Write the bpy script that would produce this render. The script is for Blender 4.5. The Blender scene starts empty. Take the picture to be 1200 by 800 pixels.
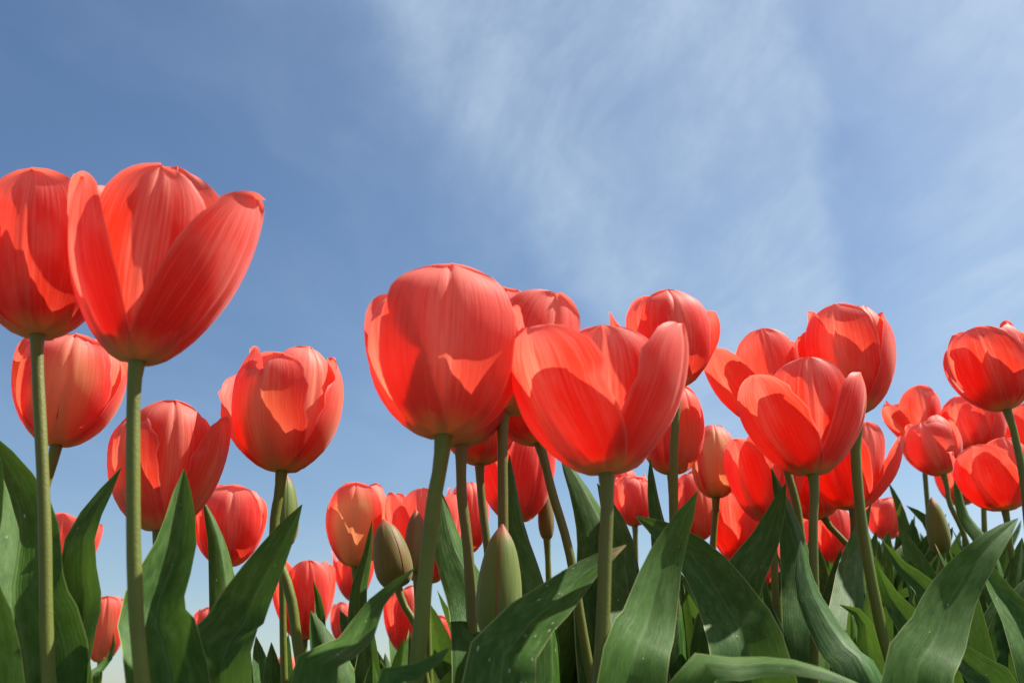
import bpy, math, random
import numpy as np
from mathutils import Vector, Matrix

# ------------------------------------------------------------------ camera
CAMZ = 0.22
LENS = 35.0
PITCH = math.radians(20.5)
ROLL = math.radians(-2.5)
scene = bpy.context.scene
cam_data = bpy.data.cameras.new('camera')
cam_data.lens = LENS
cam_data.sensor_width = 36.0
cam_data.clip_start = 0.01
cam_data.clip_end = 3000
cam_data.dof.use_dof = True
cam_data.dof.focus_distance = 0.58
cam_data.dof.aperture_fstop = 18.0
cam = bpy.data.objects.new('camera', cam_data)
scene.collection.objects.link(cam)
CR = Matrix.Rotation(math.pi / 2 + PITCH, 3, 'X') @ Matrix.Rotation(ROLL, 3, 'Z')
cam.matrix_world = Matrix.Translation((0, 0, CAMZ)) @ CR.to_4x4()
scene.camera = cam

# ------------------------------------------------------------------ sun and sky
SUN_EL = math.radians(52)
SUN_AZ = math.radians(74)            # clockwise from +Y (the view direction): from the right
sun_dir = Vector((math.cos(SUN_EL) * math.sin(SUN_AZ), math.cos(SUN_EL) * math.cos(SUN_AZ), math.sin(SUN_EL)))
sd = bpy.data.lights.new('sun', 'SUN')
sd.energy = 5.0
sd.angle = math.radians(0.53)
sd.color = (1.0, 0.95, 0.88)
so = bpy.data.objects.new('sun', sd)
so.rotation_euler = (-sun_dir).to_track_quat('-Z', 'Y').to_euler()
so.location = (3, 0, 5)
scene.collection.objects.link(so)

world = bpy.data.worlds.new('World')
scene.world = world
world.use_nodes = True
wt = world.node_tree
wt.nodes.clear()


class NT:
    """small helper for node trees"""
    def __init__(self, tree):
        self.t = tree

    def n(self, typ, **kw):
        nd = self.t.nodes.new(typ)
        for k, v in kw.items():
            setattr(nd, k, v)
        return nd

    def link(self, a, b):
        self.t.links.new(a, b)

    def put(self, sock, v):
        if hasattr(v, 'bl_rna') and hasattr(v, 'is_output'):
            self.t.links.new(v, sock)
        elif isinstance(v, (tuple, list)) and len(v) == 3 and sock.type == 'RGBA':
            sock.default_value = (*v, 1)
        else:
            sock.default_value = v

    def math(self, op, a, b=0.0, c=0.0, clamp=False):
        nd = self.n('ShaderNodeMath', operation=op)
        nd.use_clamp = clamp
        for i, v in enumerate((a, b, c)):
            self.put(nd.inputs[i], v)
        return nd.outputs[0]

    def ramp(self, x, lo, hi, a=0.0, b=1.0):
        nd = self.n('ShaderNodeMapRange', interpolation_type='SMOOTHSTEP')
        self.put(nd.inputs[0], x)
        for i, v in zip((1, 2, 3, 4), (lo, hi, a, b)):
            self.put(nd.inputs[i], v)
        return nd.outputs[0]

    def mix(self, fac, a, b, blend='MIX'):
        nd = self.n('ShaderNodeMix', data_type='RGBA', blend_type=blend)
        self.put(nd.inputs[0], fac)
        self.put(nd.inputs[6], a)
        self.put(nd.inputs[7], b)
        return nd.outputs[2]

    def noise(self, vec, scale, detail=3.0, rough=0.55, dist=0.0, dim='3D'):
        nd = self.n('ShaderNodeTexNoise', noise_dimensions=dim)
        if vec is not None:
            self.link(vec, nd.inputs['Vector'])
        nd.inputs['Scale'].default_value = scale
        nd.inputs['Detail'].default_value = detail
        nd.inputs['Roughness'].default_value = rough
        nd.inputs['Distortion'].default_value = dist
        return nd.outputs[0]

    def xyz(self, x, y, z=0.0):
        nd = self.n('ShaderNodeCombineXYZ')
        for i, v in enumerate((x, y, z)):
            self.put(nd.inputs[i], v)
        return nd.outputs[0]


w = NT(wt)
sky = w.n('ShaderNodeTexSky', sky_type='NISHITA')
sky.sun_disc = False
sky.sun_elevation = SUN_EL
sky.sun_rotation = SUN_AZ
sky.altitude = 0
sky.air_density = 1.0
sky.dust_density = 1.0
sky.ozone_density = 0.6
# thin cirrus: a layer of cloud seen in perspective over the whole sky
tc = w.n('ShaderNodeTexCoord')
sp = w.n('ShaderNodeSeparateXYZ')
w.link(tc.outputs['Generated'], sp.inputs[0])
den = w.math('ADD', w.math('MAXIMUM', sp.outputs[2], 0.0), 0.12)
cx = w.math('DIVIDE', sp.outputs[0], den)
cy = w.math('DIVIDE', sp.outputs[1], den)
wn = w.n('ShaderNodeTexNoise'); w.link(w.xyz(cx, cy), wn.inputs['Vector']); wn.inputs['Scale'].default_value = 1.1
wn.inputs['Detail'].default_value = 3
ws = w.n('ShaderNodeSeparateColor'); w.link(wn.outputs['Color'], ws.inputs[0])
wx = w.math('ADD', cx, w.math('MULTIPLY', w.math('SUBTRACT', ws.outputs[0], 0.5), 0.9))
wy = w.math('ADD', cy, w.math('MULTIPLY', w.math('SUBTRACT', ws.outputs[1], 0.5), 0.9))
# broad veils, long along the wind, with one dense streak whose lee edge is sharp
veil = w.noise(w.xyz(w.math('MULTIPLY_ADD', wy, -0.31, wx), w.math('MULTIPLY', wy, 0.30), 7.3), 1.5, 5, 0.56)
fx = w.math('ADD', cx, w.math('MULTIPLY', w.math('SUBTRACT', ws.outputs[0], 0.5), 0.35))
fy = w.math('ADD', cy, w.math('MULTIPLY', w.math('SUBTRACT', ws.outputs[1], 0.5), 0.35))
fib = w.noise(w.xyz(w.math('MULTIPLY_ADD', fy, 0.7, w.math('MULTIPLY', fx, 2.4)), w.math('MULTIPLY_ADD', fx, -0.7, w.math('MULTIPLY', fy, 0.75)), 2.1), 2.9, 10, 0.66, 0.25)
str_ = w.noise(w.xyz(w.math('MULTIPLY_ADD', cy, -0.31, cx), w.math('MULTIPLY', cy, 0.8), 4.0), 2.2, 6, 0.6, 0.3)
s_ = w.math('MULTIPLY_ADD', w.math('SUBTRACT', cy, 1.02), -0.36, cx)
s_ = w.math('ADD', s_, w.math('MULTIPLY', w.math('SUBTRACT', str_, 0.5), 0.22))
band = w.math('MULTIPLY', w.ramp(s_, -0.15, 0.30), w.ramp(s_, 0.41, 0.34))
wisp = w.math('MULTIPLY', w.math('MULTIPLY', w.ramp(s_, -0.22, -0.08), w.ramp(s_, 0.12, -0.06)), 0.75)
right = w.math('MULTIPLY', w.ramp(s_, 0.36, 0.75), 1.15)
den_ = w.math('ADD', w.math('ADD', band, wisp), right)
m1 = w.math('MULTIPLY', w.ramp(veil, 0.36, 0.64), w.ramp(s_, -0.6, 0.1, 0.30, 0.85))
m2 = w.ramp(fib, 0.32, 0.70)
cl = w.math('ADD', den_, m1)
cl = w.math('MULTIPLY', cl, w.math('MULTIPLY_ADD', m2, 0.40, 0.50))
cl = w.math('MULTIPLY', cl, 0.45)
cl = w.math('MINIMUM', cl, 0.62)
hs = w.n('ShaderNodeHueSaturation'); w.link(sky.outputs[0], hs.inputs['Color']); hs.inputs['Saturation'].default_value = 1.16
hs.inputs['Value'].default_value = 1.18
cloudy = w.mix(cl, hs.outputs[0], (5.2, 6.5, 7.9))
bg = w.n('ShaderNodeBackground')
w.link(cloudy, bg.inputs[0])
bg.inputs[1].default_value = 0.055
wo = w.n('ShaderNodeOutputWorld')
w.link(bg.outputs[0], wo.inputs[0])

vs = scene.view_settings
vs.view_transform = 'Standard'
vs.look = 'None'
vs.exposure = 1.0
vs.gamma = 1.0
vs.use_curve_mapping = False
scene.render.engine = 'CYCLES'
scene.render.resolution_x = 1024
scene.render.resolution_y = 682
scene.cycles.transparent_max_bounces = 8
scene.cycles.max_bounces = 10
scene.cycles.transmission_bounces = 8
scene.cycles.diffuse_bounces = 5

# ------------------------------------------------------------------ helpers
F = LENS / 36.0 * 1200
COL = scene.collection
UP = Vector((0, 0, 1))


def ray(x, y):
    return CR @ Vector(((x - 600) / F, (400 - y) / F, -1.0))


def P(x, y, Y):
    """point of the place at distance Y from the camera's standpoint, seen towards (x, y) of the photograph"""
    d = ray(x, y)
    return Vector((0, 0, CAMZ)) + d * (Y / d.y)


def ss(a, b, x):
    t = min(1.0, max(0.0, (x - a) / (b - a)))
    return t * t * (3 - 2 * t)


def terrain(x, y):
    rise = 0.15 * ss(0.0, 0.75, x) * (1 - ss(3.0, 7.0, y)) * (1 - ss(5, 9, x)) * (1 - ss(1.0, 4.0, -y))
    dip = -0.05 * ss(0.0, 0.5, -x) * (1 - ss(3.0, 7.0, y))
    near = 1 - ss(3, 8, math.hypot(x, y))
    bump = 0.006 * math.sin(13 * x + 3 * y) + 0.005 * math.sin(9 * y - 5 * x + 1)
    return rise + dip + bump * near


def link(o, parent=None):
    COL.objects.link(o)
    if parent is not None:
        o.parent = parent
    return o


def grid_mesh(name, V, nu, nv, UV, mat):
    """V: (nv, nu, 3) grid of vertices"""
    me = bpy.data.meshes.new(name)
    idx = np.arange(nu * nv).reshape(nv, nu)
    q = np.stack([idx[:-1, :-1], idx[:-1, 1:], idx[1:, 1:], idx[1:, :-1]], -1).reshape(-1, 4)
    me.from_pydata(V.reshape(-1, 3).tolist(), [], q.tolist())
    uvl = me.uv_layers.new(name='UVMap')
    flat = UV.reshape(-1, 2)[q.reshape(-1)]
    uvl.data.foreach_set('uv', flat.astype(np.float32).ravel())
    me.polygons.foreach_set('use_smooth', np.ones(len(q), dtype=bool))
    me.materials.append(mat)
    me.update()
    return me


def catmull(pts, n):
    """n points on a smooth curve through pts (list of Vector), by chord length"""
    p = [Vector(a) for a in pts]
    p = [p[0] * 2 - p[1]] + p + [p[-1] * 2 - p[-2]]
    seg = [max(1e-6, (p[i + 1] - p[i]).length) for i in range(1, len(p) - 2)]
    tot = sum(seg)
    cum = [0]
    for s in seg:
        cum.append(cum[-1] + s)
    out = []
    for k in range(n):
        s = tot * k / (n - 1)
        i = 0
        while i < len(seg) - 1 and s > cum[i + 1]:
            i += 1
        t = min(1, (s - cum[i]) / seg[i])
        a, b, c, d = p[i], p[i + 1], p[i + 2], p[i + 3]
        out.append(0.5 * ((2 * b) + (c - a) * t + (2 * a - 5 * b + 4 * c - d) * t * t + (3 * b - a - 3 * c + d) * t ** 3))
    return out


def hermite(ts, ys, t):
    ts = np.array(ts, float); ys = np.array(ys, float)
    m = np.gradient(ys, ts)
    i = np.clip(np.searchsorted(ts, t, side='right') - 1, 0, len(ts) - 2)
    h = ts[i + 1] - ts[i]
    s = (t - ts[i]) / h
    return ((2 * s ** 3 - 3 * s ** 2 + 1) * ys[i] + (s ** 3 - 2 * s ** 2 + s) * h * m[i]
            + (-2 * s ** 3 + 3 * s ** 2) * ys[i + 1] + (s ** 3 - s ** 2) * h * m[i + 1])


# ------------------------------------------------------------------ materials
def new_mat(name):
    m = bpy.data.materials.new(name)
    m.use_nodes = True
    m.node_tree.nodes.clear()
    return m, NT(m.node_tree)


def obj_attr(t, name):
    a = t.n('ShaderNodeAttribute', attribute_type='OBJECT')
    a.attribute_name = name
    return a.outputs['Fac']


def finish(t, principled, translucent_col, fac, bump_h=None, bump_s=0.1, bump_d=0.001):
    tr = t.n('ShaderNodeBsdfTranslucent')
    t.put(tr.inputs[0], translucent_col)
    if bump_h is not None:
        b = t.n('ShaderNodeBump')
        b.inputs['Strength'].default_value = bump_s
        b.inputs['Distance'].default_value = bump_d
        t.link(bump_h, b.inputs['Height'])
        t.link(b.outputs[0], principled.inputs['Normal'])
        t.link(b.outputs[0], tr.inputs['Normal'])
    mx = t.n('ShaderNodeMixShader')
    t.put(mx.inputs[0], fac)
    t.link(principled.outputs[0], mx.inputs[1])
    t.link(tr.outputs[0], mx.inputs[2])
    o = t.n('ShaderNodeOutputMaterial')
    t.link(mx.outputs[0], o.inputs[0])


def petal_material():
    m, t = new_mat('tulip_petal')
    uv = t.n('ShaderNodeUVMap'); uv.uv_map = 'UVMap'
    s = t.n('ShaderNodeSeparateXYZ'); t.link(uv.outputs[0], s.inputs[0])
    u, v = s.outputs[0], s.outputs[1]
    a = t.math('ABSOLUTE', t.math('MULTIPLY_ADD', u, 2.0, -1.0))
    young = obj_attr(t, 'young')
    bud = obj_attr(t, 'bud')
    seed = obj_attr(t, 'seed')
    vein = t.noise(t.xyz(t.math('MULTIPLY', u, 46.0), t.math('MULTIPLY', v, 2.2), seed), 1.0, 4, 0.6)
    vein2 = t.noise(t.xyz(t.math('MULTIPLY_ADD', v, 1.3, t.math('MULTIPLY', u, 6.0)), t.math('MULTIPLY', v, 2.2), seed), 1.0, 3, 0.55)
    patch = t.noise(t.xyz(t.math('MULTIPLY', u, 3.0), t.math('MULTIPLY', v, 2.5), seed), 1.0, 3, 0.5)
    c = t.mix(patch, (0.78, 0.028, 0.020), (0.92, 0.115, 0.078))
    hue = obj_attr(t, 'hue')
    c = t.mix(t.math('MULTIPLY', hue, 0.50, clamp=True), c, (0.92, 0.24, 0.16))
    c = t.mix(t.math('MULTIPLY', hue, -0.45, clamp=True), c, (0.80, 0.030, 0.012))
    c = t.mix(t.math('MULTIPLY', t.ramp(vein, 0.48, 0.66), 0.42), c, (0.90, 0.24, 0.19))
    c = t.mix(t.math('MULTIPLY', t.ramp(vein, 0.48, 0.32), 0.32), c, (0.64, 0.022, 0.016))
    c = t.mix(t.math('MULTIPLY', t.ramp(patch, 0.48, 0.75), 0.50), c, (0.88, 0.30, 0.22))
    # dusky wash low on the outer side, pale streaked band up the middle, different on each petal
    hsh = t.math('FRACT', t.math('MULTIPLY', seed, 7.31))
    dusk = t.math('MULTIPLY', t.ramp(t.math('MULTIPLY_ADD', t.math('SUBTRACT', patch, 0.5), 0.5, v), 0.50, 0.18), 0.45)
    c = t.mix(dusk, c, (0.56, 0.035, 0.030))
    wob = t.math('MULTIPLY_ADD', t.math('SUBTRACT', vein2, 0.5), 0.7, a)
    blm = t.math('MULTIPLY', t.ramp(wob, 0.42, 0.02), t.math('MULTIPLY', t.ramp(v, 0.10, 0.35), t.math('MULTIPLY_ADD', hsh, 0.80, 0.05)))
    blm = t.math('MULTIPLY', blm, t.math('MULTIPLY_ADD', t.ramp(vein, 0.35, 0.65), 0.7, 0.3))
    c = t.mix(blm, c, (0.90, 0.46, 0.30))  # pale band: petal bloom plus sunlit highlight put into the colour
    # paler, pinker tips: sunlit highlight painted into the petal colour
    c = t.mix(t.math('MULTIPLY', t.ramp(t.math('MULTIPLY_ADD', t.math('SUBTRACT', vein, 0.5), 0.3, v), 0.70, 1.0), 0.45), c, (0.94, 0.42, 0.32))
    # pale double line along the midrib
    rib = t.math('MULTIPLY', t.ramp(a, 0.015, 0.06, 1.0, 0.0), t.ramp(v, 0.05, 0.45))
    c = t.mix(t.math('MULTIPLY', rib, 0.30), c, (0.88, 0.33, 0.24))
    # cream flame of the younger flowers
    fl = t.math('MULTIPLY', t.ramp(t.math('MULTIPLY_ADD', t.math('SUBTRACT', vein2, 0.5), 0.5, a), 0.22, 0.92, 1.0, 0.0),
                t.ramp(v, 0.98, 0.55))
    fl = t.math('MULTIPLY', fl, t.math('MULTIPLY_ADD', vein, 0.7, 0.55), clamp=True)
    c = t.mix(t.math('MULTIPLY', fl, young, clamp=True), c, (0.80, 0.60, 0.24))
    # yellow-green foot of the petal
    foot = t.ramp(t.math('MULTIPLY_ADD', t.math('SUBTRACT', vein2, 0.5), 0.16, v), 0.05, 0.24, 1.0, 0.0)
    c = t.mix(t.math('MULTIPLY', foot, 0.9), c, (0.62, 0.54, 0.16))
    # fine light rim
    c = t.mix(t.math('MULTIPLY', t.ramp(a, 0.94, 1.0), 0.35), c, (0.92, 0.50, 0.42))
    # green buds, colouring at the tip and the seams
    gb = t.mix(vein, (0.070, 0.125, 0.018), (0.20, 0.27, 0.055))
    gb = t.mix(t.math('MULTIPLY', hue, -0.8, clamp=True), gb, (0.125, 0.080, 0.026))
    seam = t.math('MAXIMUM', t.ramp(v, 0.80, 0.98), t.math('MULTIPLY', t.ramp(a, 0.86, 0.99), 0.7))
    gb = t.mix(seam, gb, (0.34, 0.070, 0.030))
    c = t.mix(bud, c, gb)
    p = t.n('ShaderNodeBsdfPrincipled')
    t.link(c, p.inputs['Base Color'])
    p.inputs['Roughness'].default_value = 0.52
    p.inputs['Specular IOR Level'].default_value = 0.22
    p.inputs['Sheen Weight'].default_value = 0.25
    p.inputs['Sheen Roughness'].default_value = 0.45
    p.inputs['Sheen Tint'].default_value = (1.0, 0.75, 0.7, 1)
    tc = t.mix(0.50, c, (1.0, 0.070, 0.014))
    tc = t.mix(bud, tc, (0.30, 0.30, 0.05))
    fac = t.math('MULTIPLY_ADD', bud, -0.34, 0.50)
    h = t.math('ADD', t.math('MULTIPLY', vein, 0.6), vein2)
    finish(t, p, tc, fac, h, 0.25, 0.0010)
    return m


def leaf_material():
    m, t = new_mat('tulip_leaf')
    uv = t.n('ShaderNodeUVMap'); uv.uv_map = 'UVMap'
    s = t.n('ShaderNodeSeparateXYZ'); t.link(uv.outputs[0], s.inputs[0])
    u, v = s.outputs[0], s.outputs[1]
    a = t.math('ABSOLUTE', t.math('MULTIPLY_ADD', u, 2.0, -1.0))
    seed = obj_attr(t, 'seed')
    dusty = obj_attr(t, 'dusty')
    dry = obj_attr(t, 'dry')
    vein = t.noise(t.xyz(t.math('MULTIPLY', u, 60.0), t.math('MULTIPLY', v, 2.0), seed), 1.0, 3, 0.6)
    cloud = t.noise(t.xyz(t.math('MULTIPLY', u, 4.0), t.math('MULTIPLY', v, 9.0), seed), 1.0, 5, 0.6)
    fine = t.noise(t.xyz(t.math('MULTIPLY', u, 40.0), t.math('MULTIPLY', v, 120.0), seed), 1.0, 4, 0.6)
    tone = t.math('FRACT', t.math('MULTIPLY', seed, 0.618))
    c = t.mix(tone, (0.016, 0.066, 0.008), (0.058, 0.125, 0.010))
    c = t.mix(t.math('MULTIPLY', vein, 0.40), c, (0.052, 0.135, 0.022))
    c = t.mix(t.math('MULTIPLY', t.ramp(cloud, 0.42, 0.70), 0.55), c, (0.075, 0.165, 0.032))
    mot = t.noise(t.xyz(t.math('MULTIPLY', u, 9.0), t.math('MULTIPLY', v, 34.0), seed), 1.0, 6, 0.7)
    c = t.mix(t.math('MULTIPLY', t.ramp(mot, 0.48, 0.63), 0.50), c, (0.105, 0.195, 0.052))
    c = t.mix(t.math('MULTIPLY', t.ramp(mot, 0.48, 0.36), 0.45), c, (0.014, 0.045, 0.008))
    c = t.mix(t.math('MULTIPLY', t.ramp(fine, 0.60, 0.80), 0.25), c, (0.14, 0.20, 0.08))
    # midrib and thin pale margin
    c = t.mix(t.math('MULTIPLY', t.ramp(a, 0.0, 0.05, 1.0, 0.0), 0.25), c, (0.20, 0.27, 0.11))
    c = t.mix(t.math('MULTIPLY', t.ramp(a, 0.955, 0.995), 0.75), c, (0.36, 0.40, 0.15))
    # withered tip of some leaves
    tip = t.math('MULTIPLY', t.ramp(t.math('MULTIPLY_ADD', t.math('SUBTRACT', fine, 0.5), 0.05, v), 0.965, 0.99), dry)
    c = t.mix(tip, c, (0.42, 0.33, 0.15))
    # grains of sand and pollen
    vo = t.n('ShaderNodeTexVoronoi'); vo.inputs['Scale'].default_value = 1.0
    t.link(t.xyz(t.math('MULTIPLY', u, 16.0), t.math('MULTIPLY', v, 70.0), seed), vo.inputs['Vector'])
    sepc = t.n('ShaderNodeSeparateColor'); t.link(vo.outputs['Color'], sepc.inputs[0])
    keep = t.math('GREATER_THAN', sepc.outputs[0], t.math('MULTIPLY_ADD', dusty, -0.30, 0.965))
    spot = t.math('MULTIPLY', t.math('LESS_THAN', vo.outputs['Distance'], t.math('MULTIPLY_ADD', sepc.outputs[1], 0.13, 0.06)), keep)
    c = t.mix(t.math('MULTIPLY', spot, 0.8), c, (0.52, 0.53, 0.38))
    p = t.n('ShaderNodeBsdfPrincipled')
    t.link(c, p.inputs['Base Color'])
    t.put(p.inputs['Roughness'], t.math('MULTIPLY_ADD', cloud, 0.25, 0.38))
    p.inputs['Specular IOR Level'].default_value = 0.14
    tcol = t.mix(0.6, c, (0.16, 0.30, 0.03))
    h = t.math('ADD', t.math('MULTIPLY', vein, 1.0), t.math('ADD', t.math('MULTIPLY', cloud, 1.2), t.math('MULTIPLY', fine, 0.25)))
    finish(t, p, tcol, 0.22, h, 0.30, 0.0008)
    return m


def stem_material():
    m, t = new_mat('tulip_stem')
    uv = t.n('ShaderNodeUVMap'); uv.uv_map = 'UVMap'
    s = t.n('ShaderNodeSeparateXYZ'); t.link(uv.outputs[0], s.inputs[0])
    u, v = s.outputs[0], s.outputs[1]
    seed = obj_attr(t, 'seed')
    ruddy = obj_attr(t, 'ruddy')
    geo = t.n('ShaderNodeTexCoord')
    n1 = t.noise(geo.outputs['Object'], 55, 4, 0.6)
    n2 = t.noise(geo.outputs['Object'], 700, 3, 0.6)
    c = t.mix(n1, (0.078, 0.105, 0.009), (0.145, 0.185, 0.016))
    c = t.mix(t.math('MULTIPLY', t.ramp(v, 0.35, 1.0), t.math('MULTIPLY', ruddy, 0.7), clamp=True), c, (0.125, 0.085, 0.024))
    c = t.mix(t.math('MULTIPLY', t.ramp(n2, 0.62, 0.8), 0.22), c, (0.22, 0.23, 0.06))
    p = t.n('ShaderNodeBsdfPrincipled')
    t.link(c, p.inputs['Base Color'])
    p.inputs['Roughness'].default_value = 0.5
    p.inputs['Specular IOR Level'].default_value = 0.35
    p.inputs['Subsurface Weight'].default_value = 0.0
    b = t.n('ShaderNodeBump'); b.inputs['Strength'].default_value = 0.25; b.inputs['Distance'].default_value = 0.0008
    t.link(n2, b.inputs['Height']); t.link(b.outputs[0], p.inputs['Normal'])
    o = t.n('ShaderNodeOutputMaterial'); t.link(p.outputs[0], o.inputs[0])
    return m


def pistil_material():
    m, t = new_mat('tulip_pistil')
    geo = t.n('ShaderNodeTexCoord')
    n1 = t.noise(geo.outputs['Object'], 300, 3, 0.6)
    p = t.n('ShaderNodeBsdfPrincipled')
    t.link(t.mix(n1, (0.40, 0.38, 0.10), (0.55, 0.55, 0.2)), p.inputs['Base Color'])
    p.inputs['Roughness'].default_value = 0.55
    o = t.n('ShaderNodeOutputMaterial'); t.link(p.outputs[0], o.inputs[0])
    return m


def soil_material():
    m, t = new_mat('soil')
    geo = t.n('ShaderNodeTexCoord')
    n1 = t.noise(geo.outputs['Object'], 3, 5, 0.6)
    n2 = t.noise(geo.outputs['Object'], 60, 6, 0.65)
    c = t.mix(n1, (0.07, 0.05, 0.035), (0.15, 0.115, 0.08))
    c = t.mix(t.math('MULTIPLY', n2, 0.6), c, (0.05, 0.038, 0.028))
    p = t.n('ShaderNodeBsdfPrincipled')
    t.link(c, p.inputs['Base Color'])
    p.inputs['Roughness'].default_value = 0.95
    b = t.n('ShaderNodeBump'); b.inputs['Strength'].default_value = 0.8; b.inputs['Distance'].default_value = 0.01
    t.link(n2, b.inputs['Height']); t.link(b.outputs[0], p.inputs['Normal'])
    o = t.n('ShaderNodeOutputMaterial'); t.link(p.outputs[0], o.inputs[0])
    return m


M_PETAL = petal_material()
M_LEAF = leaf_material()
M_STEM = stem_material()
M_PISTIL = pistil_material()
M_SOIL = soil_material()

# ------------------------------------------------------------------ ground
def build_ground():
    k = np.linspace(-1, 1, 121)
    c = np.sinh(k * 6.6) / np.sinh(6.6) * 900
    V = np.zeros((121, 121, 3))
    for j, y in enumerate(c):
        for i, x in enumerate(c):
            V[j, i] = (x, y + 0.6, terrain(x, y + 0.6))
    UV = np.stack(np.meshgrid(np.linspace(0, 1, 121), np.linspace(0, 1, 121)), -1)
    g = bpy.data.objects.new('ground', grid_mesh('ground', V, 121, 121, UV, M_SOIL))
    g['kind'] = 'structure'
    link(g)


build_ground()

# ------------------------------------------------------------------ tulip parts
UCOL = np.array([-1, -.94, -.82, -.66, -.5, -.34, -.2, -.1, -.04, 0, .04, .1, .2, .34, .5, .66, .82, .94, 1])
VROW = np.array([0, .04, .09, .15, .22, .30, .38, .46, .54, .62, .70, .77, .83, .88, .92, .955, .98, .993, 1.0])
T7 = [0, .10, .25, .45, .65, .85, 1.0]
PROF = {
    'closed': ([.06, .31, .63, .90, 1.00, .93, .70], [0, .02, .14, .36, .61, .85, 1.0]),
    'cup':    ([.06, .30, .61, .88, 1.02, 1.04, .97], [0, .02, .14, .36, .61, .86, 1.02]),
    'open':   ([.06, .30, .60, .87, 1.06, 1.18, 1.22], [0, .02, .13, .35, .61, .87, 1.04]),
    'bud':    ([.28, .62, .92, 1.00, .86, .52, .03], [0, .03, .15, .36, .61, .85, 1.0]),
    'young':  ([.08, .40, .76, .97, .97, .76, .46], [0, .02, .14, .37, .62, .86, 1.0]),
}


def petal_grid(rng, H, R, prof, wid, rfac, lean, ruffle, bite, skew, side=0.0, curl=0.0, flat=0.93):
    """one petal, foot at the origin, bulging towards +X"""
    v = VROW[:, None] * np.ones_like(UCOL)[None]
    u = UCOL[None] * np.ones_like(VROW)[:, None]
    # the rim of a petal is never a clean curve: shorten v a little along u
    p1, p2, p3 = (rng.uniform(0, 6.28) for _ in range(3))
    rr, zz = PROF[prof]
    ea, eb = (.66, .47) if prof != 'bud' else (.55, .62)
    pk = (ea / (ea + eb)) ** ea * (eb / (ea + eb)) ** eb
    f = np.clip(v, 0, 1) ** ea * np.clip(1 - v, 0, 1) ** eb / pk
    au = np.abs(u)
    t = v * (1 - .5 * bite * f * au * ss_np(.5, .9, v) * (.5 + .5 * np.sin(5 * u + p1)))
    r = hermite(T7, rr, t) * R * rfac
    z = hermite(T7, zz, t) * H
    hw = wid * R * f * (1 + skew * u * v)
    nick = .45 * np.sin(11 * v + p1 + 1.5 * np.sign(u)) + .35 * np.sin(27 * v + p2 * np.sign(u)) + .3 * np.sin(53 * v + p3)
    hw = hw * (1 - bite * au ** 4 * ss_np(.3, .6, v) * (.5 + nick))
    rho = np.maximum(r * flat, 0.30 * R * v) + 0.004 * R if prof != 'bud' else r
    if prof == 'open':
        rho = rho * (1 + 0.5 * ss_np(.45, 1, v))
    if prof == 'bud':
        # three sepals meet along clean seams
        hw = rho * np.minimum(math.pi / 3 + 0.06, hw / np.maximum(rho, 1e-6) * 1.0 + 0.9)
        hw = hw * np.where(v > .999, 0, 1)
    th = np.clip(u * hw / rho, -1.9, 1.9)
    X = r - rho * (1 - np.cos(th))
    Y = rho * np.sin(th)
    Z = z.copy()
    # undulation, groove of the midrib, ruffled margins
    und = 0.030 * np.sin(3.1 * u + p1 + 2 * v) * np.sin(4.2 * v + p2) + 0.016 * np.sin(7 * u + p3) * v
    X = X + R * und * v * (1.0 if prof != 'bud' else .3)
    X = X - 0.028 * R * np.exp(-(u / .055) ** 2) * ss_np(.08, .35, v) * (1 if prof != 'bud' else .3)
    X = X + 0.014 * R * np.exp(-((np.abs(u) - .13) / .06) ** 2) * ss_np(.08, .4, v)
    ed = np.abs(u) ** 3
    X = X + ruffle * R * ed * ss_np(.2, .8, v) * np.sin(9 * v + p1 + 2.0 * np.sign(u))
    # lean outwards about the foot, more towards the top
    al = lean * ss_np(0.0, .6, v)
    X2 = X * np.cos(al) + Z * np.sin(al)
    Z2 = -X * np.sin(al) * 0.35 + Z * np.cos(al)
    # a petal bows a little to one side and its upper margins roll
    Y = Y + R * side * v ** 2
    X2 = X2 + curl * R * ed * v ** 4
    V = np.stack([X2, Y, Z2], -1)
    UV = np.stack([(u + 1) / 2, v], -1)
    return V, UV


def ss_np(a, b, x):
    t = np.clip((x - a) / (b - a), 0, 1)
    return t * t * (3 - 2 * t)


def head_matrix(base, lean, tilt, phi):
    """frame with +Z along the head's axis; lean to the right in degrees, tilt towards the camera, phi about the axis"""
    r = Matrix.Rotation(math.radians(lean), 4, 'Y') @ Matrix.Rotation(math.radians(tilt), 4, 'X')
    return Matrix.Translation(base) @ r @ Matrix.Rotation(math.radians(phi - 90), 4, 'Z')


def tube_mesh(name, pts, radii, mat, seg=12):
    n = len(pts)
    V = np.zeros((n, seg + 1, 3))
    UV = np.zeros((n, seg + 1, 2))
    ref = Vector((1, 0, 0))
    for i, p in enumerate(pts):
        tg = (pts[min(i + 1, n - 1)] - pts[max(i - 1, 0)]).normalized()
        sx = (ref - tg * ref.dot(tg)).normalized()
        sy = tg.cross(sx)
        ref = sx
        for k in range(seg + 1):
            a = 2 * math.pi * k / seg
            V[i, k] = p + (sx * math.cos(a) + sy * math.sin(a)) * radii[i]
            UV[i, k] = (k / seg, i / (n - 1))
    return grid_mesh(name, V, seg + 1, n, UV, mat)


LU = np.array([-1, -.965, -.88, -.7, -.48, -.26, -.09, 0, .09, .26, .48, .7, .88, .965, 1])


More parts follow.
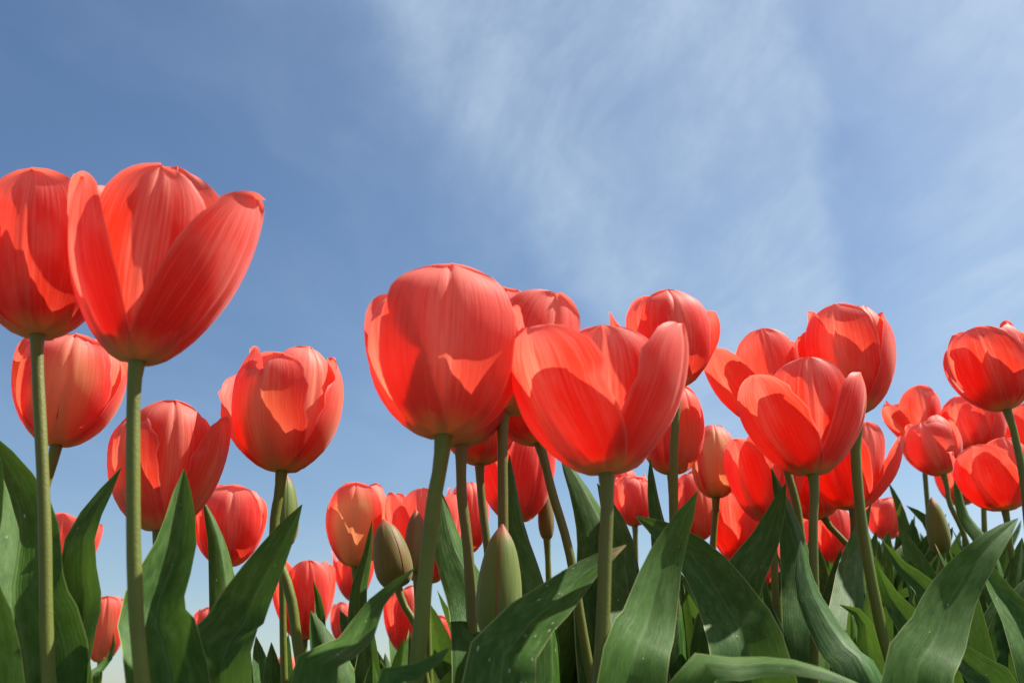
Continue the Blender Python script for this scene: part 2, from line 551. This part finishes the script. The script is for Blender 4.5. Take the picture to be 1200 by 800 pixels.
def leaf_mesh(rng, pts, width, normal, fold=0.8, wave=0.06, twist=0.0, tip_fold=None, nv=30):
    """blade along pts (foot first); normal = side the upper face looks to; fold > 0 lifts both margins to that side"""
    sp_ = catmull(pts, nv)
    V = np.zeros((nv, len(LU), 3))
    UV = np.zeros((nv, len(LU), 2))
    vs_ = np.linspace(0, 1, nv)
    prof = hermite([0, .12, .3, .5, .68, .82, .92, .97, 1.0], [.50, .66, .86, 1.0, .92, .69, .40, .20, .012], vs_)
    ph = rng.uniform(0, 6.28)
    k = rng.uniform(5, 9)
    tf = fold if tip_fold is None else tip_fold
    S_prev = None
    for i, p in enumerate(sp_):
        t = vs_[i]
        tg = (sp_[min(i + 1, nv - 1)] - sp_[max(i - 1, 0)]).normalized()
        S = tg.cross(normal)
        if S.length < 0.15 and S_prev is not None:
            S = S_prev
        S = (S - tg * S.dot(tg)).normalized()
        if S_prev is not None:
            S = (S * 0.5 + S_prev * 0.5)
            S = (S - tg * S.dot(tg)).normalized()
        S_prev = S
        if twist:
            Sx = Matrix.Rotation(twist * (t - .3), 3, tg) @ S
        else:
            Sx = S
        N = Sx.cross(tg).normalized()
        wd = width * 0.5 * prof[i]
        # the blade sheathes the stem at its foot
        fo = 1.6 * (1 - ss(0, .25, t)) * (1 if fold >= 0 else -1) + (fold + (tf - fold) * t) * ss(0, .25, t)
        for j, u in enumerate(LU):
            th = u * (fo if abs(fo) > .02 else .02)
            fo_ = fo if abs(fo) > .02 else .02
            x = wd * math.sin(th) / fo_
            h = wd * (1 - math.cos(th)) / fo_
            # a slight V at the midrib
            h += wd * 0.10 * (abs(u) - 1) * (1 if fold >= 0 else -1) * math.exp(-(u / .3) ** 2)
            h += wave * wd * abs(u) ** 2.2 * (math.sin(k * t + ph + (1.7 if u > 0 else 0)) + .4 * math.sin(2.3 * k * t + ph * 2 + u)) * ss(.15, .5, t)
            V[i, j] = p + Sx * x + N * h
            UV[i, j] = ((u + 1) / 2, t)
    return grid_mesh('leaf', V, len(LU), nv, UV, M_LEAF)


SEED = [0]


def part(name, me, root, mw=None, **props):
    o = bpy.data.objects.new(name, me)
    link(o, root)
    m = Matrix.Translation(-root.location)
    o.matrix_local = m @ mw if mw is not None else m
    for k_, v_ in props.items():
        o[k_] = float(v_)
    return o


PISTIL = None


def add_head(root, base, rng, H, R, prof, lean, tilt, phi, open_=0.0, young=0.0, bud=0.0, petals=None, ruffle=.035, bite=.075, hue=None):
    """six petals (three outer, three inner) and the pistil, all parts of the tulip"""
    global PISTIL
    petals = petals or {}
    hm = head_matrix(base, lean, tilt, phi)
    sd_ = rng.uniform(0, 100)
    hue = rng.uniform(-1, 1) if hue is None else hue
    if prof == 'bud':
        for k in range(3):
            V, UV = petal_grid(rng, H, R, 'bud', .9, 1.0 + .02 * (k % 2), 0.0, 0, 0, 0)
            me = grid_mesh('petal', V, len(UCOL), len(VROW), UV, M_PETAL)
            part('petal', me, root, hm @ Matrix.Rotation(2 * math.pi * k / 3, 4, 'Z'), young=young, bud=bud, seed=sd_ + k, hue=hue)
        return
    for k in range(6):
        inner = k >= 3
        ang = 2 * math.pi * (k % 3) / 3 + (math.pi / 3 if inner else 0)
        over = petals.get(k, {})
        ln = math.radians(over.get('lean', open_ * (0.55 if inner else 1.0) * rng.uniform(.7, 1.3) + rng.uniform(-1.5, 1.5)))
        hh = H * over.get('h', rng.uniform(.92, 1.02) * (1.0 if not inner else 1.03))
        V, UV = petal_grid(rng, hh, R, over.get('prof', prof), over.get('w', .98 if not inner else .98) * rng.uniform(.95, 1.05),
                           over.get('r', rng.uniform(.86, .95) if inner else rng.uniform(.98, 1.04)), ln, over.get('ruffle', ruffle * rng.uniform(.4, 1.4)),
                           over.get('bite', bite * rng.uniform(.3, 1.3)), rng.uniform(-.12, .12), over.get('side', rng.uniform(-.10, .10)), over.get('curl', rng.uniform(-.06, .14)),
                           over.get('flat', rng.uniform(.94, 1.1) if inner else rng.uniform(1.02, 1.30)))
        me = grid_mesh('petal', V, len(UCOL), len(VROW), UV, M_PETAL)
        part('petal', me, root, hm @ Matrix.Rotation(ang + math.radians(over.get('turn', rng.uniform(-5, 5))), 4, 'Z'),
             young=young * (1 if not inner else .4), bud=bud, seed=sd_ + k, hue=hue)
    if PISTIL is None:
        ps = [Vector((0, 0, z)) for z in (0, .004, .010, .017, .021, .024, .0245)]
        PISTIL = tube_mesh('pistil', ps, [.002, .0030, .0033, .0028, .0038, .0030, .0002], M_PISTIL, 9)
    part('pistil', PISTIL, root, hm)


def wild_leaf(root, rng, base, az, height, width, reach, droop=0.0, fold=None):
    """a blade from the foot of the plant, standing outwards in the direction az"""
    d = Vector((math.cos(az), math.sin(az), 0))
    b0 = base + d * 0.008 + UP * 0.01
    pts = [b0, base + d * (.012 + .15 * reach) + UP * height * .38, base + d * (.45 * reach + .01) + UP * height * .74,
           base + d * reach + UP * height * (1 - droop)]
    pts[2] = pts[2] + UP * height * droop * .35
    side = Vector((-d.y, d.x, 0)) * rng.uniform(-.02, .02)
    pts[3] = pts[3] + side
    nrm = (-d + UP * 0.35).normalized()
    me = leaf_mesh(rng, pts, width, nrm, fold if fold is not None else rng.uniform(.5, 1.1), rng.uniform(.04, .20), rng.uniform(-.5, .5))
    return part('leaf', me, root, None, seed=rng.uniform(0, 100), dusty=0.0, dry=0.0)


def tulip(label, Y, head, size, stem, lean=0, tilt=0, phi=0, prof='cup', leaves=(), wild=0, lh=.2, name='tulip',
          group='red tulips of the flower bed', ruddy=0.0, wildaz=None, srad=None, wildw=.045, **hk):
    """head = foot of the blossom in the photograph, size = (height, width) in metres, stem = further points down the stem"""
    SEED[0] += 1
    rng = random.Random(1000 + SEED[0] * 77)
    hb = P(*head, Y)
    H, Wd = size
    axis = (Matrix.Rotation(math.radians(lean), 3, 'Y') @ Matrix.Rotation(math.radians(tilt), 3, 'X')) @ UP
    s0 = P(stem[0][0], stem[0][1], stem[0][2] if len(stem[0]) > 2 else Y)
    pts = [hb + axis * 0.002, hb + ((s0 - hb).normalized() * .6 - axis * .4).normalized() * 0.012]
    for s_ in stem:
        yy = s_[2] if len(s_) > 2 else Y
        pts.append(P(s_[0], s_[1], yy))
    last, prev = pts[-1], pts[-2]
    dr = (last - prev).normalized()
    gz = terrain(last.x, last.y)
    k_ = max(0.0, last.z - gz)
    off = Vector((dr.x, dr.y, 0)) / max(.3, -dr.z) * k_
    if off.length > .05:
        off = off * (.05 / off.length)
    base = Vector((last.x + off.x, last.y + off.y, 0))
    base.z = terrain(base.x, base.y)
    if k_ > .05:
        pts.append(last + Vector((off.x * .6, off.y * .6, (base.z - last.z) * .5)))
    pts.append(base - UP * 0.01)
    pts.reverse()
    root = bpy.data.objects.new(name, None)
    root.empty_display_size = 0.02
    root.location = base
    link(root)
    root['label'] = label
    root['category'] = 'tulip' if name != 'tulip_bud' else 'tulip bud'
    root['group'] = group
    r0 = srad if srad else .0034 * (H / .066) ** .5
    cp = catmull(pts, 40)
    n_ = len(cp)
    rad = [r0 * (.93 - .14 * i / (n_ - 1)) * (1 + .02 * math.sin(i * 1.3)) for i in range(n_)]
    rad[-2] *= 1.12
    rad[-1] *= 1.35
    part('stem', tube_mesh('stem', cp, rad, M_STEM), root, None, seed=rng.uniform(0, 100), ruddy=ruddy)
    add_head(root, hb, rng, H, Wd / 2, prof, lean, tilt, phi, **hk)
    for lf in leaves:
        hand_leaf(root, rng, base, **lf)
    az0 = rng.uniform(0, 6.28)
    for i in range(wild):
        az = az0 + 2.4 * i + rng.uniform(-.4, .4) if wildaz is None else math.radians(wildaz[i % len(wildaz)])
        hgt = lh * rng.uniform(.8, 1.05)
        wild_leaf(root, rng, base, az, hgt, wildw * rng.uniform(.8, 1.2), rng.uniform(.05, .13), rng.choice([0, 0, .08, .2]))
    return root


def hand_leaf(root, rng, base, pts, w, face=0, fold=.8, wave=.06, twist=0.0, pitch=0.2, tip_fold=None, dusty=0, dry=0, foot=None):
    """pts = (x, y, Y) from tip downwards in the photograph; w = blade width in metres; face = direction the upper face looks to,
    degrees from the camera, positive to the right; fold > 0 margins towards that side"""
    wp = [P(*p) for p in pts]
    low = wp[-1]
    b = base if foot is None else Vector((foot[0], foot[1], terrain(foot[0], foot[1])))
    # the blade rises close to where it shows, out of the same clump
    hz = Vector((b.x - low.x, b.y - low.y, 0))
    if foot is None and hz.length > .05:
        hz = hz * (.05 / hz.length)
        b = Vector((low.x + hz.x, low.y + hz.y, 0))
        b.z = terrain(b.x, b.y)
    chain = [b + UP * .0]
    dz = low.z - b.z
    if dz > .06:
        chain.append(b.lerp(low, .45) + UP * dz * .03)
    wp.reverse()
    for q_ in range(len(wp) - 1):
        wp[q_] = wp[q_] + Vector((rng.uniform(-.004, .004), rng.uniform(-.006, .006), 0))
    chain += wp
    a = math.radians(face)
    nrm = Vector((math.sin(a), -math.cos(a), pitch)).normalized()
    me = leaf_mesh(rng, chain, w, nrm, fold, wave, twist, tip_fold)
    part('leaf', me, root, None, seed=rng.uniform(0, 100), dusty=dusty, dry=dry)


# ------------------------------------------------------------------ the tulips
G_RED = 'red tulips of the flower bed'
G_BUD = 'green buds of the flower bed'


LEAFY = [(560, 'leafy tulip plant without blossom, around the foot of the thick leaning stem'),
         (700, 'leafy tulip plant without blossom, around the large green bud with split tip'),
         (860, 'leafy tulip plant without blossom, below the wide open heart-shaped tulip'),
         (1030, 'leafy tulip plant without blossom, below the trio of red tulips'),
         (9999, 'leafy tulip plant without blossom, in the dense clump round the upright green bud')]


def leafy_plant(Y, leaves=(), wild=(), at=None, label=None):
    """a tulip plant that shows no blossom; wild = list of (tip x, tip y, facing) in the photograph"""
    SEED[0] += 1
    rng = random.Random(5000 + SEED[0] * 31)
    ref = P(at, 780, Y)
    base = Vector((ref.x, Y, terrain(ref.x, Y)))
    root = bpy.data.objects.new('tulip_plant', None)
    root.empty_display_size = .02
    root.location = base
    link(root)
    root['label'] = label or next(t_ for lim, t_ in LEAFY if at < lim)
    root['category'] = 'tulip plant'
    root['group'] = 'leafy plants between the tulips'
    for lf in leaves:
        hand_leaf(root, rng, base, **lf)
    for (tx, ty, face, wd) in wild:
        tip = P(tx, ty, Y + rng.uniform(-.05, .05))
        d = tip - base
        hz = Vector((d.x, d.y, 0))
        b = base + UP * .01
        bow = rng.uniform(.10, .32)
        pts = [b, b + hz * (.33 - bow * .5) + UP * d.z * .36, b + hz * (.68 - bow) + UP * d.z * .74, tip]
        a = math.radians(face)
        nrm = Vector((math.sin(a), -math.cos(a), .3)).normalized()
        me = leaf_mesh(rng, pts, wd, nrm, rng.choice([-1, 1]) * rng.uniform(.4, 1.1), rng.uniform(.08, .34), rng.uniform(-1.0, 1.0))
        part('leaf', me, root, None, seed=rng.uniform(0, 100), dusty=0.0, dry=float(rng.random() < .08))


# the large flowers at the front of the bed
tulip('big red tulip at the end of the row, cupped, crowding behind a flared open one', .40, (44, 393), (.066, .058), [(52, 600), (57, 800)],
      prof='cup', phi=10, open_=2, ruddy=.3, lean=-3, srad=.0031,
      leaves=[dict(pts=[(-14, 505, .46), (18, 600, .46), (22, 700, .45), (20, 810, .44)], w=0.0549, face=30, fold=.7, wave=0.10),
              dict(pts=[(2, 535, .40), (-6, 600, .40), (-22, 680, .40), (-30, 800, .40)], w=0.0317, face=20, fold=.5)])
tulip('large wide open red tulip with one petal flared far out', .36, (160, 424), (.082, .056), [(156, 560), (158, 680), (167, 800)],
      prof='cup', phi=74, open_=4, ruddy=.15, lean=5, tilt=0, srad=.0032,
      petals={0: dict(lean=9, prof='cup', w=1.10, h=.88, bite=.06, turn=14, flat=1.15, curl=.06, side=0), 2: dict(lean=6, prof='cup', w=.8, h=.82, side=0), 5: dict(h=.84, lean=2, r=.99, w=1.0, curl=.03), 4: dict(h=.96), 1: dict(h=1.20, w=1.1, lean=0), 3: dict(h=.92, lean=0, bite=.02, side=0)},
      leaves=[dict(pts=[(216, 549, .42), (196, 640, .41), (190, 720, .40), (188, 810, .39)], w=.040, face=10, fold=1.0, wave=0.06)])
tulip('red tulip with creamy glowing flank below two larger blossoms', .55, (66, 522), (.065, .058), [(48, 590), (46, 640), (50, 780)],
      prof='closed', phi=20, open_=1, young=.7, lean=4, petals={4: dict(lean=12, bite=.1)},
      leaves=[dict(pts=[(142, 548, .47), (106, 628, .46), (86, 710, .46), (76, 810, .45)], w=0.0338, face=-15, fold=.5, wave=0.12)])
tulip('rounded red tulip with one upright pointed petal, behind a tall folded leaf', .53, (186, 622), (.066, .057), [(190, 700), (200, 790)],
      prof='closed', phi=-35, open_=1, young=.25, lean=1, petals={0: dict(h=.92), 1: dict(lean=2, prof='cup', w=.75)},
      leaves=[dict(pts=[(238, 585, .60), (256, 630, .60), (268, 690, .59), (272, 800, .57)], w=0.0317, face=35, fold=-.9)])
tulip('red tulip with ragged petal tips and bright orange side, standing free against the sky', .55, (330, 552), (.068, .062),
      [(321, 620), (326, 655), (341, 700), (356, 800)], prof='closed', phi=-15, open_=1, young=.4, lean=2, bite=.10, ruffle=.06,
      petals={2: dict(lean=8, prof='cup', bite=.14), 1: dict(bite=.15)},
      leaves=[dict(pts=[(354, 591, .44), (318, 660, .44), (288, 730, .43), (268, 812, .42)], w=0.0465, face=-20, fold=.6, wave=0.10)])
tulip('big round red tulip with a broad front petal on a thick leaning stem', .39, (520, 511), (.063, .064), [(508, 590), (497, 690), (489, 780)],
      prof='closed', phi=0, open_=1, lean=4, tilt=-3, srad=.0037, petals={0: dict(w=.93, bite=.05, h=1.03, r=1.07, flat=1.28, curl=.05, lean=1, turn=4), 5: dict(r=1.01, lean=3, h=.93, prof='closed', side=0, turn=-4), 3: dict(r=.93, lean=0, side=0, turn=5), 2: dict(h=1.06, lean=3), 1: dict(h=1.0)},
      leaves=[dict(pts=[(488, 664, .40), (440, 705, .40), (405, 760, .39), (380, 815, .38)], w=0.0275, face=-25, fold=.4, pitch=.7, wave=0.12)])
tulip('wide open heart-shaped red tulip with parted front petals', .39, (711, 555), (.058, .058), [(709, 650), (705, 760)],
      prof='cup', phi=62, open_=9, lean=0, tilt=2, ruddy=.5, srad=.0033,
      petals={0: dict(lean=9, h=.98, w=.95), 2: dict(lean=10, h=.97, w=1.15), 5: dict(lean=2, h=.90), 4: dict(h=1.05), 3: dict(h=1.05)},
      leaves=[dict(pts=[(734, 638, .40), (695, 667, .395), (650, 700, .385), (608, 748, .375), (580, 830, .37)], w=0.0299, face=-5, fold=.25, pitch=.5, wave=0.10, dusty=1, dry=1),
              dict(pts=[(817, 576, .42), (785, 650, .41), (752, 730, .40), (730, 812, .39)], w=.031, face=15, fold=.45, wave=0.10)])
tulip('tall red tulip tucked behind the big round one, its outer petal bright', .50, (590, 484), (.062, .060), [(589, 560), (590, 650), (592, 780)],
      prof='closed', phi=44, open_=0, ruddy=.8, lean=7, petals={0: dict(lean=4, w=1.15, prof='cup')},
      leaves=[dict(pts=[(597, 532, .56), (612, 610, .56), (628, 690, .55), (640, 790, .54)], w=0.0338, face=45, fold=-.8, wave=0.10)])
tulip('red tulip mostly hidden under the big round blossom', .50, (540, 522), (.062, .056), [(541, 580), (549, 650), (556, 780)],
      prof='closed', phi=30, ruddy=.8, lean=0,
      leaves=[dict(pts=[(515, 570, .52), (535, 640, .52), (556, 710, .51), (575, 800, .50)], w=0.0465, face=35, fold=-.6, wave=0.13)])
tulip('small red tulip between two brown stems', .62, (562, 544), (.056, .052), [(566, 600), (573, 660), (580, 780)],
      prof='closed', phi=20, ruddy=.5, lean=2, wild=2, lh=.24)
tulip('small dark red tulip leaning left on a slanting stem', .56, (632, 519), (.056, .050), [(648, 580), (668, 650), (690, 780)],
      prof='closed', phi=10, ruddy=.6, lean=-14,
      leaves=[dict(pts=[(656, 528, .62), (684, 590, .62), (706, 650, .61), (730, 770, .60)], w=0.0528, face=40, fold=-.8, wave=0.10)])
tulip('pale red tulip behind a dark pointed leaf', .74, (606, 612), (.066, .054), [(608, 680), (612, 780)], prof='cup', phi=40, open_=2,
      wild=3, lh=.27)
tulip('red tulip with an orange side petal, above a pointed one', .60, (792, 454), (.058, .054), [(790, 520), (790, 600), (792, 760)],
      prof='closed', phi=5, lean=-3, open_=1, hue=0, petals={2: dict(lean=7, prof='cup'), 1: dict(lean=10, prof='cup')},
      leaves=[dict(pts=[(762, 536, .62), (775, 590, .62), (786, 640, .61), (800, 760, .60)], w=0.0317, face=40, fold=-.8)])
tulip('red tulip with a single pointed petal tip, beside a cream bud', .67, (787, 555), (.060, .040), [(790, 640), (795, 760)],
      prof='young', phi=30, lean=4, young=.3, petals={0: dict(h=1.0, lean=5)}, wild=2, lh=.24)
tulip('half-open tulip with creamy yellow front and red edges', .76, (839, 583), (.055, .036), [(836, 630), (832, 700)],
      prof='young', phi=-6, lean=5, young=2.2, bite=.03, hue=0, wild=2, lh=.23)
tulip('salmon pink tulip low behind a stem', .85, (816, 634), (.058, .036), [(818, 700)], prof='young', phi=20, young=.35, wild=2, lh=.24)
tulip('small red tulip showing beside the wide open heart-shaped one', .90, (744, 616), (.045, .036), [(745, 690)], prof='closed', phi=20, wild=3, lh=.24)
tulip('red tulip in the trio, spreading its left petal', .64, (908, 500), (.059, .053), [(925, 560), (938, 620), (945, 760)],
      prof='cup', phi=62, lean=-6, open_=4, petals={2: dict(lean=14)},
      leaves=[dict(pts=[(904, 548, .58), (924, 620, .58), (944, 690, .57), (966, 790, .56)], w=0.0380, face=30, fold=-.6)])
tulip('front tulip of the trio, red with parted petals and yellow foot', .54, (953, 556), (.057, .054), [(953, 620), (955, 760)],
      prof='cup', phi=60, lean=0, open_=6, ruddy=.4, petals={2: dict(lean=11, w=.9), 0: dict(lean=8), 5: dict(lean=0)},
      leaves=[dict(pts=[(921, 566, .55), (892, 630, .55), (872, 690, .54), (855, 790, .53)], w=0.0338, face=-15, fold=.5),
              dict(pts=[(744, 604, .52), (800, 640, .51), (850, 700, .50), (885, 800, .49)], w=0.0422, face=-5, fold=.5, wave=0.13)])
tulip('tallest of the trio, red tulip with pale violet-washed side', .60, (1004, 484), (.066, .054), [(1003, 540), (1014, 640), (1046, 800)],
      prof='closed', phi=-38, lean=2, open_=1, young=.15, srad=.0040,
      leaves=[dict(pts=[(938, 632, .52), (956, 690, .51), (985, 750, .50), (1020, 815, .49)], w=0.0338, face=25, fold=-.6)])
tulip('red tulip with two rounded lobes behind the trio', .72, (905, 612), (.062, .050), [(908, 680), (912, 760)], prof='cup', phi=62, open_=3, wild=2, lh=.24)
tulip('red tulip with an outer petal folding outward, below the trio', .72, (1000, 597), (.058, .054), [(1000, 650), (1003, 760)],
      prof='cup', phi=-40, lean=3, open_=2, petals={1: dict(lean=12)}, wild=2, lh=.24, ruddy=.6)
tulip('small dark red tulip on a strongly slanted stem', .78, (966, 607), (.050, .048), [(978, 622), (1010, 665), (1020, 750)], prof='closed', phi=10, lean=-18, wild=2, lh=.24)
tulip('ragged red tulip low behind a dark leaf', .86, (874, 664), (.062, .052), [(874, 720)], prof='cup', phi=30, open_=3, bite=.12, ruffle=.08, wild=3, lh=.24)
tulip('small rumpled red tulip standing low among leaf tips', 1.25, (1040, 632), (.050, .046), [(1042, 680)], prof='closed', phi=20, bite=.1, wild=3, lh=.25)
tulip('red tulip deep among the leaves under the trio', 1.05, (975, 662), (.056, .046), [(975, 720)], prof='cup', phi=20, open_=2, wild=3, lh=.22)
tulip('tall red tulip at the edge with a shaded front petal', .72, (1180, 480), (.063, .058), [(1189, 510), (1200, 570), (1215, 740)],
      prof='closed', phi=-30, lean=-8, open_=2, petals={0: dict(lean=6)}, wild=3, lh=.25)
tulip('small red tulip with one petal sticking out sideways', 1.02, (1080, 520), (.054, .050), [(1086, 580), (1095, 680)], prof='cup', phi=60, lean=-4, open_=3,
      petals={2: dict(lean=26, w=.6, h=.9)}, wild=3, lh=.27)
tulip('small red tulip leaning over a green bud', .95, (1106, 556), (.053, .052), [(1113, 590), (1134, 640), (1150, 740)], prof='closed', phi=-30, lean=-10, open_=2, wild=3, lh=.25)
tulip('red tulip with rumpled petals in the clump', 1.00, (1150, 533), (.060, .058), [(1153, 600), (1156, 700)], prof='closed', phi=62, open_=1, bite=.08, wild=3, lh=.27)
tulip('red tulip peeping out behind the tall one at the edge', 1.10, (1205, 532), (.054, .052), [(1206, 600)], prof='cup', phi=10, open_=2, wild=3, lh=.26)
tulip('open red tulip with crumpled front petals, low in the clump', .80, (1178, 598), (.053, .060), [(1184, 640), (1197, 720)], prof='cup', phi=62, open_=4, bite=.12, ruffle=.07, wild=3, lh=.22)
tulip('small red tulip squeezed between others in the clump', 1.10, (1128, 592), (.054, .046), [(1130, 660)], prof='closed', phi=20, wild=3, lh=.26)
# behind the front row, towards the low end of the bed
tulip('red tulip behind a curved leaf, beside the free-standing ragged one', .84, (266, 664), (.064, .058), [(268, 720), (272, 790)], prof='closed', phi=20, open_=1, wild=2, lh=.2)
tulip('pale pink-red tulip behind a thin stem', .86, (356, 750), (.064, .046), [(358, 800)], prof='cup', phi=20, open_=2, lean=-2, wild=1, lh=.2,
      leaves=[dict(pts=[(367, 680, .66), (372, 710, .66), (372, 745, .65), (368, 800, .64)], w=0.0211, face=10, fold=1.1, wave=0.13)])
tulip('small orange-red tulip standing low between two dark leaves', 1.08, (118, 776), (.066, .042), [(116, 800)], prof='closed', phi=25, young=.5, wild=1, lh=.2,
      leaves=[dict(pts=[(133, 740, 1.0), (128, 765, 1.0), (112, 790, .99), (108, 808, .98)], w=0.0190, face=10, fold=.7)])
tulip('red tulip half hidden behind a thick stem', .90, (64, 690), (.064, .050), [(66, 760)], prof='cup', phi=20, open_=3, lean=6)
tulip('small red tulip just peeping over a leaf', 1.3, (240, 766), (.056, .034), [(240, 800)], prof='closed', phi=20)
tulip('creamy orange tulip low at the foot of a stem', 1.15, (334, 838), (.062, .034), [(334, 860)], prof='young', phi=20, young=1.0)
tulip('red tulip with a cream-yellow flame down its front', .80, (416, 664), (.064, .050), [(423, 700), (430, 780)], prof='closed', phi=0, young=1.8, lean=4, bite=.06, wild=2, lh=.2,
      petals={1: dict(lean=6, prof='cup', w=.7)},
      leaves=[dict(pts=[(436, 610, .72), (430, 650, .72), (424, 700, .72), (420, 790, .72)], w=0.0211, face=30, fold=-.6)])
tulip('small red tulip below the flamed one', 1.05, (414, 704), (.054, .036), [(416, 780)], prof='cup', phi=30, open_=3, wild=1, lh=.22)
tulip('tiny red tulip far back between leaves', 1.5, (399, 752), (.056, .030), [(399, 790)], prof='closed', phi=20)
tulip('red tulip behind the thick leaning stem', .78, (500, 684), (.070, .052), [(502, 760)], prof='cup', phi=60, open_=3, wild=2, lh=.26)
tulip('red tulip between the brown stems, low', .85, (548, 648), (.058, .036), [(550, 720)], prof='closed', phi=20, wild=2, lh=.26)
tulip('red tulip low behind a dark olive bud', .95, (476, 765), (.060, .040), [(478, 800)], prof='closed', phi=30, wild=2, lh=.22)
# buds
tulip('tight olive bud with a dark seam behind a curved leaf', .66, (466, 688), (.046, .0245), [(478, 715), (492, 745), (500, 800)], prof='bud', phi=-20, lean=-12, hue=-.6, bud=.95,
      name='tulip_bud', group=G_BUD, wild=1, lh=.2)
tulip('slender pale bud beside the thick leaning stem', .72, (488, 672), (.046, .018), [(490, 720), (494, 790)], prof='bud', phi=25, bud=.75, young=1.0, name='tulip_bud', group=G_BUD)
tulip('large green bud with a split reddish tip, among broad leaves', .47, (582, 748), (.052, .021), [(580, 775), (578, 812)], prof='bud', phi=-62, lean=5, bud=1.0, hue=.5,
      name='tulip_bud', group=G_BUD,
      leaves=[dict(pts=[(567, 738, .40), (560, 765, .395), (555, 790, .39), (552, 820, .385)], w=0.0211, face=-30, fold=1.0, dry=1),
              dict(pts=[(527, 758, .36), (502, 776, .355), (478, 800, .35), (455, 830, .345)], w=0.0232, face=-20, fold=.5, pitch=.8)])
tulip('small green bud beside a slanting stem', .76, (641, 632), (.044, .012), [(643, 680), (646, 780)], prof='bud', phi=20, bud=.9, name='tulip_bud', group=G_BUD, wild=2, lh=.27)
tulip('thin green bud hidden behind the stem of the ragged tulip', .70, (332, 640), (.052, .020), [(331, 690), (333, 790)], prof='bud', phi=20, bud=1.0, hue=.5, name='tulip_bud', group=G_BUD)
tulip('upright green bud standing among dense leaves', .84, (1104, 648), (.047, .0185), [(1105, 690), (1107, 780)], prof='bud', phi=35, bud=1.0, hue=.5, name='tulip_bud', group=G_BUD, wild=2, lh=.2)

# leafy plants between the flowers
leafy_plant(.62, at=1120, label='leafy tulip plant with two wavy pale-rimmed leaves, beside the upright green bud', leaves=[
    dict(pts=[(1033, 632, .64), (1055, 665, .64), (1085, 700, .63), (1115, 790, .62)], w=0.0264, face=-20, fold=.9, wave=0.13),
    dict(pts=[(1028, 662, .60), (1052, 700, .60), (1072, 745, .60), (1090, 810, .60)], w=0.0299, face=-25, fold=.7, wave=0.13)])
leafy_plant(.56, at=1210, label='leafy tulip plant with a broad slanting leaf at the edge, below crumpled red tulip', leaves=[
    dict(pts=[(1142, 640, .57), (1168, 690, .57), (1195, 735, .56), (1225, 810, .55)], w=0.0317, face=10, fold=.4, wave=0.13),
    dict(pts=[(1080, 735, .50), (1110, 752, .50), (1150, 785, .50), (1180, 830, .50)], w=0.0299, face=-10, fold=.5, wave=0.13)])
leafy_plant(.56, at=1030, label='leafy tulip plant with one curled leaf and one smooth light green leaf', leaves=[
    dict(pts=[(984, 708, .54), (1000, 725, .54), (1015, 760, .54), (1020, 820, .54)], w=0.0264, face=-20, fold=.9, wave=0.13),
    dict(pts=[(1021, 590, .70), (1005, 645, .69), (990, 700, .66), (990, 800, .62)], w=0.0317, face=35, fold=-.5, wave=0.13)])
leafy_plant(.40, at=930, label='tulip plant with one leaf arching over almost level', leaves=[
    dict(pts=[(1032, 812, .37), (960, 782, .37), (880, 780, .37), (800, 822, .37)], w=0.0176, face=0, fold=-.4, pitch=1.2, wave=0.13)])
leafy_plant(.60, at=720, label='leafy tulip plant with a very broad leaf behind the heart-shaped tulip stem', leaves=[
    dict(pts=[(700, 566, .60), (728, 620, .60), (742, 690, .59), (745, 800, .57)], w=0.0458, face=25, fold=-.6, wave=0.13),
    dict(pts=[(893, 665, .57), (899, 710, .57), (915, 750, .57), (930, 810, .57)], w=0.0264, face=40, fold=-.5, wave=0.12)])
leafy_plant(.95, at=1120, label='leafy tulip plant with narrow dark pointed leaves against the sky', leaves=[
    dict(pts=[(1119, 545, .90), (1138, 600, .90), (1158, 650, .90), (1180, 760, .90)], w=0.0352, face=30, fold=-.7),
    dict(pts=[(1041, 564, 1.0), (1052, 600, 1.0), (1068, 650, 1.0), (1090, 740, .98)], w=0.0246, face=-60, fold=.6),
    dict(pts=[(1062, 592, .95), (1085, 615, .95), (1110, 660, .95), (1130, 760, .94)], w=0.0264, face=-40, fold=.6)])
frng = random.Random(4)
for i in range(34):
    px = 850 + 360 * ((i * 0.618) % 1.0)
    Yp = (.72, .92, 1.15, 1.45)[i % 4] + frng.uniform(-.06, .06)
    leafy_plant(Yp, at=px, wild=[(px + frng.uniform(-70, 70) / Yp, frng.uniform(600, 690) + 20 * (px < 1000), frng.uniform(-70, 70), frng.uniform(.030, .044)) for _ in range(4)])
for i in range(26):
    px = 440 + 420 * ((i * 0.618) % 1.0)
    Yp = (.62, .78, .98, 1.3)[i % 4] + frng.uniform(-.05, .05)
    leafy_plant(Yp, at=px, wild=[(px + frng.uniform(-60, 60) / Yp, frng.uniform(665, 750) + 25 * (px < 520), frng.uniform(-70, 70), frng.uniform(.032, .048)) for _ in range(4)])

leafy_plant(.8, at=330, label='low leafy tulip plant at the foot of the ragged tulip', wild=[(318, 752, 20, .034), (338, 742, -30, .030), (300, 745, 40, .034), (352, 770, 10, .03)])

leafy_plant(.42, at=1046, label='tulip plant with one long pale-rimmed blade slanting over the dense leaves', leaves=[
    dict(pts=[(1193, 607, .45), (1158, 642, .445), (1118, 690, .435), (1088, 745, .43), (1062, 830, .42)], w=.029, face=-5, fold=.35, wave=0.10)])
tulip('small scarlet tulip low between the dark leaves under the parted trio', .95, (893, 690), (.05, .04), [(893, 740)], prof='cup', phi=20, open_=2)
tulip('tiny orange-red tulip low behind the thick leaning stem', 1.2, (512, 775), (.05, .036), [(512, 800)], prof='closed', phi=20)
tulip('tiny red tulip above the leaves beside the heart-shaped tulip stem', 1.0, (728, 600), (.045, .034), [(730, 690)], prof='closed', phi=40)
